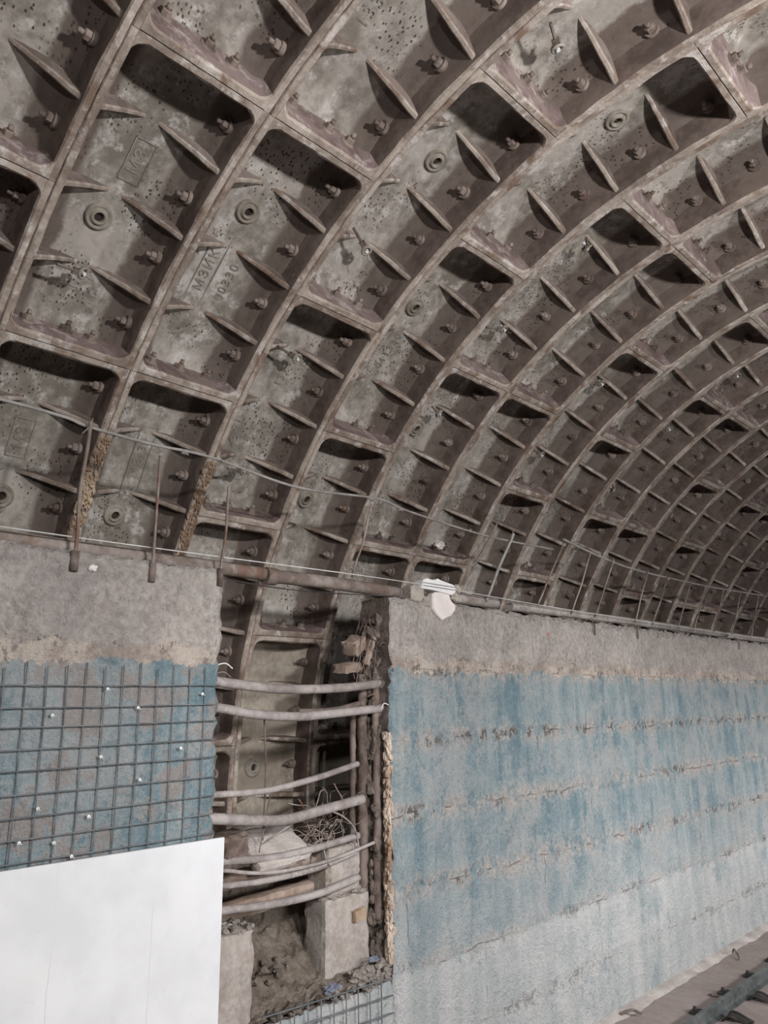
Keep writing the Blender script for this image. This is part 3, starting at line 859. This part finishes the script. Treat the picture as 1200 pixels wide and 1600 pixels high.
for i, (y, z, lb) in enumerate([(6.85, .76, 'first to the right of pale leaning bar'), (7.75, .765, 'second to the right of pale leaning bar'), (10.6, .77, 'farthest, near the right edge')]):
    bm = bmesh.new(); tube(bm, [(WX - .06, y - .03, H0 + z), (WX + .005, y - .02, H0 + z + .004), (WX + .028, y, H0 + z - .05), (WX + .022, y + .01, H0 + z - .14)], .008, 6)
    tag(obj('wire_stub', bm, M['rust']), f'dark wire stub bent over the wall top, {lb}', 'wire')
bm = bmesh.new(); lump(bm, (WX + .004, 6.05, H0 + .565), .03, 4, 2, (.25, .8, 1.3), 2.0, .8); tag(obj('paint_mark', bm, M['red']), 'small red paint dab on the bare concrete band', 'paint')
bm = bmesh.new(); lump(bm, (WX + .012, 1.75, H0 + .70), .022, 14, 2, (.6, 1, .8), 2.0, .8); tag(obj('mortar_lump', bm, M['foampink']), 'tiny white lump stuck under the left wall top', 'mortar')

# ------------------------------------------------------------------ mesh and board on the left pier
mx = WX + .026
mesh = empty('wire_mesh', (mx, 2.5, H0 - .69)); tag(mesh, 'grey welded wire mesh over the blue paint of left pier', 'wire mesh')
o0 = mesh.location
for i, z in enumerate([.105, .0, -.09, -.19, -.285, -.39, -.49, -.585, -.685, -.79, -.89]):
    bm = bmesh.new(); y1 = 2.525 + random.uniform(-.01, .03)
    tube(bm, [Vector((0, -1.4, H0 + z + .004)) + Vector((mx, 0, 0)) - o0, Vector((mx + .004, .5, H0 + z)) - o0, Vector((mx, 1.6, H0 + z - .004)) - o0, Vector((mx, y1, H0 + z + .003)) - o0], .0038, 6, 5); obj('horizontal_wire', bm, M['mesh'], mesh)
for i in range(39):
    y = 2.455 - .099 * i; bm = bmesh.new(); zt = .20 + random.uniform(-.02, .025)
    tube(bm, [Vector((mx - .008, y, H0 + zt)) - o0, Vector((mx - .008, y + .003, H0 - .3)) - o0, Vector((mx - .008, y - .002, H0 - .95)) - o0], .0034, 6, 4); obj('vertical_wire', bm, M['mesh'], mesh)
bm = bmesh.new(); cyl(bm, (-.03, 0, 0), (.008, 0, 0), .005, 8); cyl(bm, (.008, 0, 0), (.011, 0, 0), .008, 10); tube(bm, [(.012, 0, 0), (.016, .006, -.006), (.013, .010, -.010)], .0025, 6)
sc = obj('wall_screw', bm, M['galv'], mesh)
for i, (y, z) in enumerate([(1.87, .085), (2.045, -.01), (1.60, -.04), (1.86, -.245), (2.31, -.225), (2.43, .06), (1.57, -.46), (2.08, -.37), (1.5, -.60), (1.66, -.62), (1.82, -.52), (1.75, -.69)]):
    (sc if i == 0 else inst(sc, mesh)).location = Vector((mx, y, H0 + z)) - o0

pan = empty('white_board', (-3.72, 2.5, 0)); tag(pan, 'white facing board fixed over the lower left pier', 'board')
bm = bmesh.new(); box(bm, (0, -3.9, .02), (.018, .035, H0 - .69)); bmesh.ops.bevel(bm, geom=bm.edges[:], offset=.002, segments=1, affect='EDGES'); obj('board_sheet', bm, M['panel'], pan)
for y in (-.10, -.9, -1.7, -2.5, -3.3):
    bm = bmesh.new(); box(bm, (-.075, y - .03, .02), (-.001, y + .03, H0 - .72)); obj('batten', bm, M['panel_edge'], pan)
mesh2 = empty('wire_mesh', (WX + .03, 3.5, H0 - 1.8)); tag(mesh2, 'wire mesh remnant on the pale sill below the recess', 'wire mesh'); o0 = mesh2.location
for i in range(9):
    y = 3.03 + .1 * i; bm = bmesh.new(); tube(bm, [Vector((WX + .03, y, H0 - 1.68 + random.uniform(-.02, .02))) - o0, Vector((WX + .03, y + .01, H0 - 2.4)) - o0], .004, 6, 4); obj('vertical_wire', bm, M['mesh'], mesh2)
for i in range(7):
    z = -1.70 - .1 * i; bm = bmesh.new(); tube(bm, [Vector((WX + .036, 2.9, H0 + z + .03)) - o0, Vector((WX + .036, 3.4, H0 + z + .01)) - o0, Vector((WX + .036, 3.93, H0 + z - .01)) - o0], .0045, 6, 4); obj('horizontal_wire', bm, M['mesh'], mesh2)

# ------------------------------------------------------------------ inside the recess
BX = WX - .10
bars = [([(2.48, .15), (2.64, .13), (2.9, .105), (3.15, .09), (3.59, .10), (4.07, .14)], .030, 'pale thick bar across the recess, topmost', 0),
        ([(2.48, .0), (2.64, -.02), (2.9, -.06), (3.25, -.08), (3.65, -.06), (4.04, -.035)], .029, 'thick bar across the recess, second from top', 0),
        ([(2.48, -.49), (2.62, -.5), (2.92, -.51), (3.11, -.5), (3.42, -.46), (3.76, -.40)], .018, 'ribbed reinforcing bar across the recess, third from top', .003),
        ([(2.48, -.61), (2.63, -.63), (2.92, -.67), (3.16, -.69), (3.48, -.66), (3.8, -.63)], .032, 'thick brown bar across the recess, fourth from top', 0),
        ([(2.48, -.86), (2.69, -.87), (2.93, -.89), (3.12, -.9), (3.42, -.89), (3.79, -.86)], .021, 'ribbed bar just below the pale fallen slab', .003),
        ([(2.48, -.88), (2.69, -.91), (2.93, -.96), (3.17, -.98), (3.53, -.97), (3.95, -.91)], .011, 'thinnest bar across the recess', 0),
        ([(2.48, -.98), (2.71, -1.0), (3.03, -1.02), (3.43, -1.01), (3.77, -.96)], .017, 'bar under the thinnest bar in the recess', .002),
        ([(2.48, -1.1), (2.7, -1.12), (3.08, -1.15), (3.43, -1.15), (3.76, -1.11)], .023, 'lowest bar across the recess above the concrete block', 0)]
for i, (pts, r, lab, rg) in enumerate(bars):
    bm = bmesh.new(); n = len(pts)
    tube(bm, [(BX - (.0 if i not in (4, 6) else .03), y, H0 + z) for y, z in pts], r, 12, 26 if rg else 10, .04, rg); tag(obj('reinforcing_bar', bm, M['bar']), lab, 'bar', 'curved bars across the recess')
bm = bmesh.new(); tube(bm, [(BX - .09, 3.30, H0 - .055), (BX - .09, 3.6, H0 - .05), (BX - .08, 3.85, H0 - .01)], .024, 10, 8, .06); tag(obj('reinforcing_bar', bm, M['rust']), 'short rusty bar behind the second bar, right half', 'bar')

# uprights on the far jamb
for i, (y, x, r, za, zb, lab) in enumerate([(3.90, WX - .20, .036, -1.65, .20, 'rusty upright pipe deep in the recess'), (3.955, WX - .12, .028, -1.4, .18, 'rusty upright bar against the right jamb of recess'),
                                            (3.84, WX - .24, .022, -1.25, -.02, 'thin rusty upright bar deepest in the recess')]):
    bm = bmesh.new(); m = 9
    tube(bm, [(x + .012 * nz((i, j, 0), .9), y + .012 * nz((i, j, 5), .8), H0 + za + (zb - za) * j / m) for j in range(m + 1)], r, 10, 6, .35); tag(obj('upright_bar', bm, M['rust']), lab, 'bar', 'rusty uprights at the right side of recess')
bm = bmesh.new()
for i in range(170):
    z = random.uniform(-1.62, .62); y = 3.97 + random.uniform(-.06, .03); x = WX - random.uniform(.10, .28)
    lump(bm, (x, y, H0 + z), random.uniform(.014, .04), i, 2, (1, .8, 1.5), amp=.9)
tag(obj('broken_concrete', bm, M['rubble']), 'lumpy broken brown concrete lining the right jamb of recess', 'rubble', kind='stuff')
# loose boards and chunks in the upper right of the recess
def chunk(name, loc, size, rot, mat, label, cat, seed=0, edge=.01):
    o = obj(name, roughbox([-s / 2 for s in size], [s / 2 for s in size], .025, .004, 14, seed, edge), mat)
    o.location = loc; o.rotation_euler = rot
    return tag(o, label, cat)


chunk('wood_block', (WX - .20, 3.82, H0 + .40), (.13, .15, .11), (.5, .2, .3), M['wood'], 'tilted wood block in the upper right of the recess', 'wood block', 1)
chunk('wood_board', (WX - .14, 3.92, H0 + .38), (.06, .05, .26), (-.35, .1, .2), M['wood'], 'thin upright board beside the tilted wood block', 'board', 2)
chunk('wood_block', (WX - .22, 3.78, H0 + .245), (.12, .22, .07), (.12, .1, .2), M['wood'], 'flat wood block below the tilted wood block', 'wood block', 3)
bm = bmesh.new()
for i in range(26):
    b = Vector((WX - .16 + random.uniform(-.05, .05), 3.9 + random.uniform(-.06, .05), H0 + .55 + random.uniform(-.25, .12))); pts = [b]
    for j in range(4): pts.append(pts[-1] + Vector((random.uniform(-.04, .04), random.uniform(-.06, .06), random.uniform(-.13, .03))))
    tube(bm, pts, .0035, 5, 4)
tag(obj('loose_wires', bm, M['rust']), 'loose dark wires hanging at the upper right of the recess', 'wire', kind='stuff')
bm = bmesh.new()
for i in range(60):
    b = Vector((WX - .25 + random.uniform(-.12, .08), 3.60 + random.uniform(-.12, .16), H0 - .80 + random.uniform(-.09, .10))); pts = [b]; d = Vector((random.uniform(-1, 1), random.uniform(-1, 1), random.uniform(-1, 1))).normalized()
    for j in range(5):
        d = (d + Vector((random.uniform(-.6, .6), random.uniform(-.6, .6), random.uniform(-.6, .6)))).normalized(); pts.append(pts[-1] + d * .05)
    tube(bm, pts, random.choice((.002, .003, .0045)), 5, 4)
tag(obj('wire_tangle', bm, M['rod']), 'tangle of thin wire behind the middle bars of recess', 'wire', kind='stuff')
bm = bmesh.new(); tube(bm, [(BX - .05, 3.05, H0 - .80), (BX - .02, 3.35, H0 - .68), (BX, 3.55, H0 - .69), (BX, 3.72, H0 - .80), (BX - .02, 3.79, H0 - .96)], .006, 7); tag(obj('bent_wire', bm, M['bar']), 'single arched wire over the lower bars of the recess', 'wire')
bm = bmesh.new(); tube(bm, [(BX - .06, 3.02, H0 - .80), (BX - .1, 3.06, H0 - .4), (BX - .12, 3.05, H0 - .05)], .005, 7); tube(bm, [(BX - .04, 2.98, H0 - .86), (BX - .1, 3.1, H0 - .55)], .004, 7); tag(obj('hanging_wire', bm, M['rust']), 'thin wire hanging down the middle of the recess', 'wire')
for i, (z, y) in enumerate([(.22, 2.58), (.17, 2.57), (-.02, 3.98), (.40, 3.97)]):
    bm = bmesh.new(); tube(bm, [(WX - .04, y + (-.03 if y < 3 else .03), H0 + z), (WX - .02, y + (.03 if y < 3 else -.04), H0 + z + .015), (WX, y + (.07 if y < 3 else -.09), H0 + z - .015)], .004, 6)
    tag(obj('wire_end', bm, M['galv' if i in (0, 2) else 'rust']), ['bright wire end sticking out of left pier edge', 'dark wire end just under the bright one on left pier edge', 'bright wire end on the right jamb below the bars', 'dark wire end high on the right jamb'][i], 'wire')

o = obj('fallen_slab', roughbox((-.17, -.22, -.035), (.17, .22, .035), .03, .005, 9, 4, .012), M['slab']); o.location = (WX - .26, 3.16, H0 - .86); o.rotation_euler = (.06, .55, .1); tag(o, 'pale sloping slab lying behind the middle bars', 'slab')
chunk('rusty_chunk', (WX - .20, 2.80, H0 - .83), (.16, .22, .20), (.1, .1, .15), M['rust'], 'rust-brown broken chunk at the left of the pale slab', 'rubble', 5, .02)
chunk('concrete_block', (WX - .26, 3.68, H0 - 1.06), (.22, .30, .30), (.02, .02, .05), M['conc'], 'squat concrete block behind the lower bars', 'concrete block', 6, .012)
# horizontal brown beams, mostly shadows behind the lower bars built as solids
for i, (z, h) in enumerate([(-1.02, .075), (-1.19, .10)]):
    o = obj('timber_beam', roughbox((-.05, -.55, -h / 2), (.05, .55, h / 2), .03, .004, 9, 20 + i, .006), M['wood']); o.location = (WX - .30 - .03 * i, 3.07, H0 + z); o.rotation_euler = (.035, 0, 0)
    tag(o, ['upper brown timber beam behind the lower bars', 'lower brown timber beam behind the lowest bar'][i], 'timber')
blk = obj('concrete_block', roughbox((-.105, -.205, 0), (.105, .19, .52), .03, .006, 8, 7, .010), M['conc']); blk.location = (WX - .255, 3.72, H0 - 1.74)
tag(blk, 'large upright concrete block on the recess sill', 'concrete block')
o = obj('concrete_block', roughbox((-.12, -.16, 0), (.12, .13, .50), .03, .006, 8, 9, .012), M['conc']); o.location = (WX - .17, 2.77, H0 - 1.74); tag(o, 'concrete pillar stub at the left of recess beside the board', 'concrete block')
chunk('wood_plug', (WX - .14, 3.80, H0 - 1.345), (.05, .12, .07), (.12, 0, .12), M['tarwood'], 'yellow-brown wood plug in the large concrete block', 'wood block', 8, .006)
# dirt and rubble
bm = bmesh.new(); NX, NYY = 26, 44; V = []
for i in range(NX + 1):
    row = []
    for k in range(NYY + 1):
        x = WX - .05 - .82 * i / NX; y = 2.60 + 1.35 * k / NYY
        z = H0 - 1.70 + .60 * (i / NX) ** 1.3 + .05 * nz((x, y, 0), 5) + .035 * nz((x, y, 0), 14) + .02 * nz((x, y, 0), 33)
        row.append(bm.verts.new((x, y, z)))
    V.append(row)
for i in range(NX):
    for k in range(NYY): bm.faces.new((V[i][k], V[i + 1][k], V[i + 1][k + 1], V[i][k + 1]))
lo = [bm.verts.new((WX - .05, 2.60, H0 - 1.735)), bm.verts.new((WX - .87, 2.60, H0 - 1.735)), bm.verts.new((WX - .87, 3.95, H0 - 1.735)), bm.verts.new((WX - .05, 3.95, H0 - 1.735))]
bm.faces.new(lo)
bm.faces.new([lo[0], lo[1]] + [V[i][0] for i in range(NX, -1, -1)]); bm.faces.new([lo[2], lo[3]] + [V[i][NYY] for i in range(NX + 1)])
bm.faces.new([lo[1], lo[2]] + [V[NX][k] for k in range(NYY, -1, -1)]); bm.faces.new([lo[3], lo[0]] + [V[0][k] for k in range(NYY + 1)])
tag(obj('dirt_heap', bm, M['mossy']), 'brown dirt heaped on the floor of the recess', 'dirt', kind='stuff')


def rubble(spots, mat, name, label, rng):
    bm = bmesh.new()
    for i in range(rng[2]):
        s = random.choice(spots)
        c = [s[0][a] + (s[1][a] - s[0][a]) * random.random() for a in range(3)]
        lump(bm, c, random.uniform(rng[0], rng[1]), i * 1.3, 1, (random.uniform(.7, 1.3), random.uniform(.7, 1.5), random.uniform(.5, .9)), amp=.7)
    return tag(obj(name, bm, mat), label, 'rubble', kind='stuff')


rubble([((WX - .36, 3.53, H0 - 1.225), (WX - .16, 3.90, H0 - 1.20))], M['debris'], 'rubble', 'crumbled mortar heaped on top of the large concrete block', (.01, .032, 150))
rubble([((WX - .28, 2.62, H0 - 1.25), (WX - .06, 2.90, H0 - 1.22))], M['debris'], 'rubble', 'crumbled mortar on top of the left pillar stub', (.01, .028, 70))
rubble([((WX - .14, 3.45, H0 - 1.74), (WX + .01, 4.0, H0 - 1.70)), ((WX - .10, 3.65, H0 - 1.72), (WX - .02, 3.98, H0 - 1.64))], M['debris'], 'rubble', 'pale rubble spilled along the sill at the right', (.01, .034, 210))
rubble([((WX - .16, 2.62, H0 - 1.74), (WX - .02, 3.4, H0 - 1.70)), ((WX - .5, 2.9, H0 - 1.62), (WX - .2, 3.4, H0 - 1.52))], M['rubble'], 'rubble', 'brown rubble on the sill at the left below the dirt', (.01, .036, 190))
for i, (loc, lab) in enumerate([((WX - .035, 3.47, H0 - 1.675), 'crumpled blue scrap lying on the sill below the block'), ((WX - .05, 3.84, H0 - 1.60), 'small blue scrap in the rubble by the right jamb')]):
    bm = bmesh.new(); lump(bm, (0, 0, 0), .044 - .012 * i, 80 + i, 3, (.5, 1.4, .45), 2.6, 1.0); o = obj('plastic_scrap', bm, M['blue']); o.location = loc; tag(o, lab, 'scrap')
# flaking yellow edge on two ring flanges above the left pier
bm = bmesh.new()
for (rg, t0, t1) in ((1, 145.2, 156), (2, 145.0, 157), (0, 147, 157)):
    for i in range(230):
        q = random.random(); th = math.radians(t0 + (t1 - t0) * q); rr = R - .001
        lump(bm, (AX + rr * math.cos(th), Y0 + P * rg + random.uniform(-.040, .036), AZ + rr * math.sin(th)), random.uniform(.005, .014), i + rg * 60, 1, (.6, .9, 1.7), amp=.9)
tag(obj('rust_scale', bm, M['scale']), 'flaking ochre rust scale on the ring joints above the left pier', 'rust', kind='stuff')

bm = bmesh.new(); lump(bm, (0, 0, 0), .045, 12, 3, (1, 1.1, .8), 2.0, .6)
o = obj('mortar_lump', bm, M['foampink']); th = math.radians(148.9); o.location = (AX + (R + .07) * math.cos(th), Y0 + P * 5.42, AZ + (R + .07) * math.sin(th))
tag(o, 'pale mortar lump lying on a flange above the white foam', 'mortar')

# ------------------------------------------------------------------ light
def area(name, loc, target, sx, sy, power, col):
    l = bpy.data.lights.new(name, 'AREA'); l.shape = 'RECTANGLE'; l.size = sx; l.size_y = sy; l.energy = power; l.color = col
    o = link(bpy.data.objects.new(name, l)); o.location = loc
    o.rotation_euler = (Vector(target) - Vector(loc)).to_track_quat('-Z', 'Y').to_euler(); return o


LC = (1.0, .985, .975)
for y, pw in ((-2.4, 250), (2.0, 720), (5.6, 260), (9.2, 60), (13.0, 30)):   # row of lamps hung along the platform side
    pl = bpy.data.lights.new('hanging_lamp', 'POINT'); pl.energy = pw; pl.shadow_soft_size = .12; pl.color = LC
    link(bpy.data.objects.new('hanging_lamp', pl)).location = (1.6, y, H0 + 1.55)
for y, pw in ((-.5, 10), (3.0, 24), (7.0, 48), (11.0, 46), (15.0, 36)):
    area('hall_lamp', (2.2, y, H0 + .3), (-3.8, y + .2, H0 - 1.55), 1.8, .4, pw, LC).data.spread = math.radians(62)
sp = bpy.data.lights.new('work_lamp', 'SPOT'); sp.energy = 330; sp.spot_size = math.radians(24); sp.spot_blend = .75; sp.shadow_soft_size = .08; sp.color = LC  # unseen spot added to brighten the recess
o = link(bpy.data.objects.new('work_lamp', sp)); o.location = (1.7, .3, H0 + 1.25); o.rotation_euler = (Vector((-4.3, 3.45, H0 - .30)) - o.location).to_track_quat('-Z', 'Y').to_euler()
W = bpy.data.worlds.new('World'); S.world = W; W.use_nodes = True
bg = W.node_tree.nodes['Background']; bg.inputs[0].default_value = (.95, .96, 1.0, 1); bg.inputs[1].default_value = .02

# ------------------------------------------------------------------ camera
cam = bpy.data.cameras.new('camera'); co = link(bpy.data.objects.new('camera', cam)); S.camera = co
yaw, pit, rol = .773810, .244239, -.012567
f = Vector((-math.sin(yaw) * math.cos(pit), math.cos(yaw) * math.cos(pit), math.sin(pit)))
rt = Vector((math.cos(yaw), math.sin(yaw), 0)); up = rt.cross(f)
r2 = rt * math.cos(rol) + up * math.sin(rol); u2 = -rt * math.sin(rol) + up * math.cos(rol)
m = Matrix.Identity(4)
for i, c in enumerate((r2, u2, -f)):
    for k in range(3): m[k][i] = c[k]
m.translation = (0, 0, H0); co.matrix_world = m
cam.sensor_fit = 'HORIZONTAL'; cam.sensor_width = 36; cam.lens = 36 * 1195.05 / 1200; cam.clip_start = .02
S.view_settings.view_transform = 'Standard'; S.view_settings.look = 'None'; S.view_settings.gamma = 1; S.view_settings.use_curve_mapping = False
S.view_settings.exposure = 0
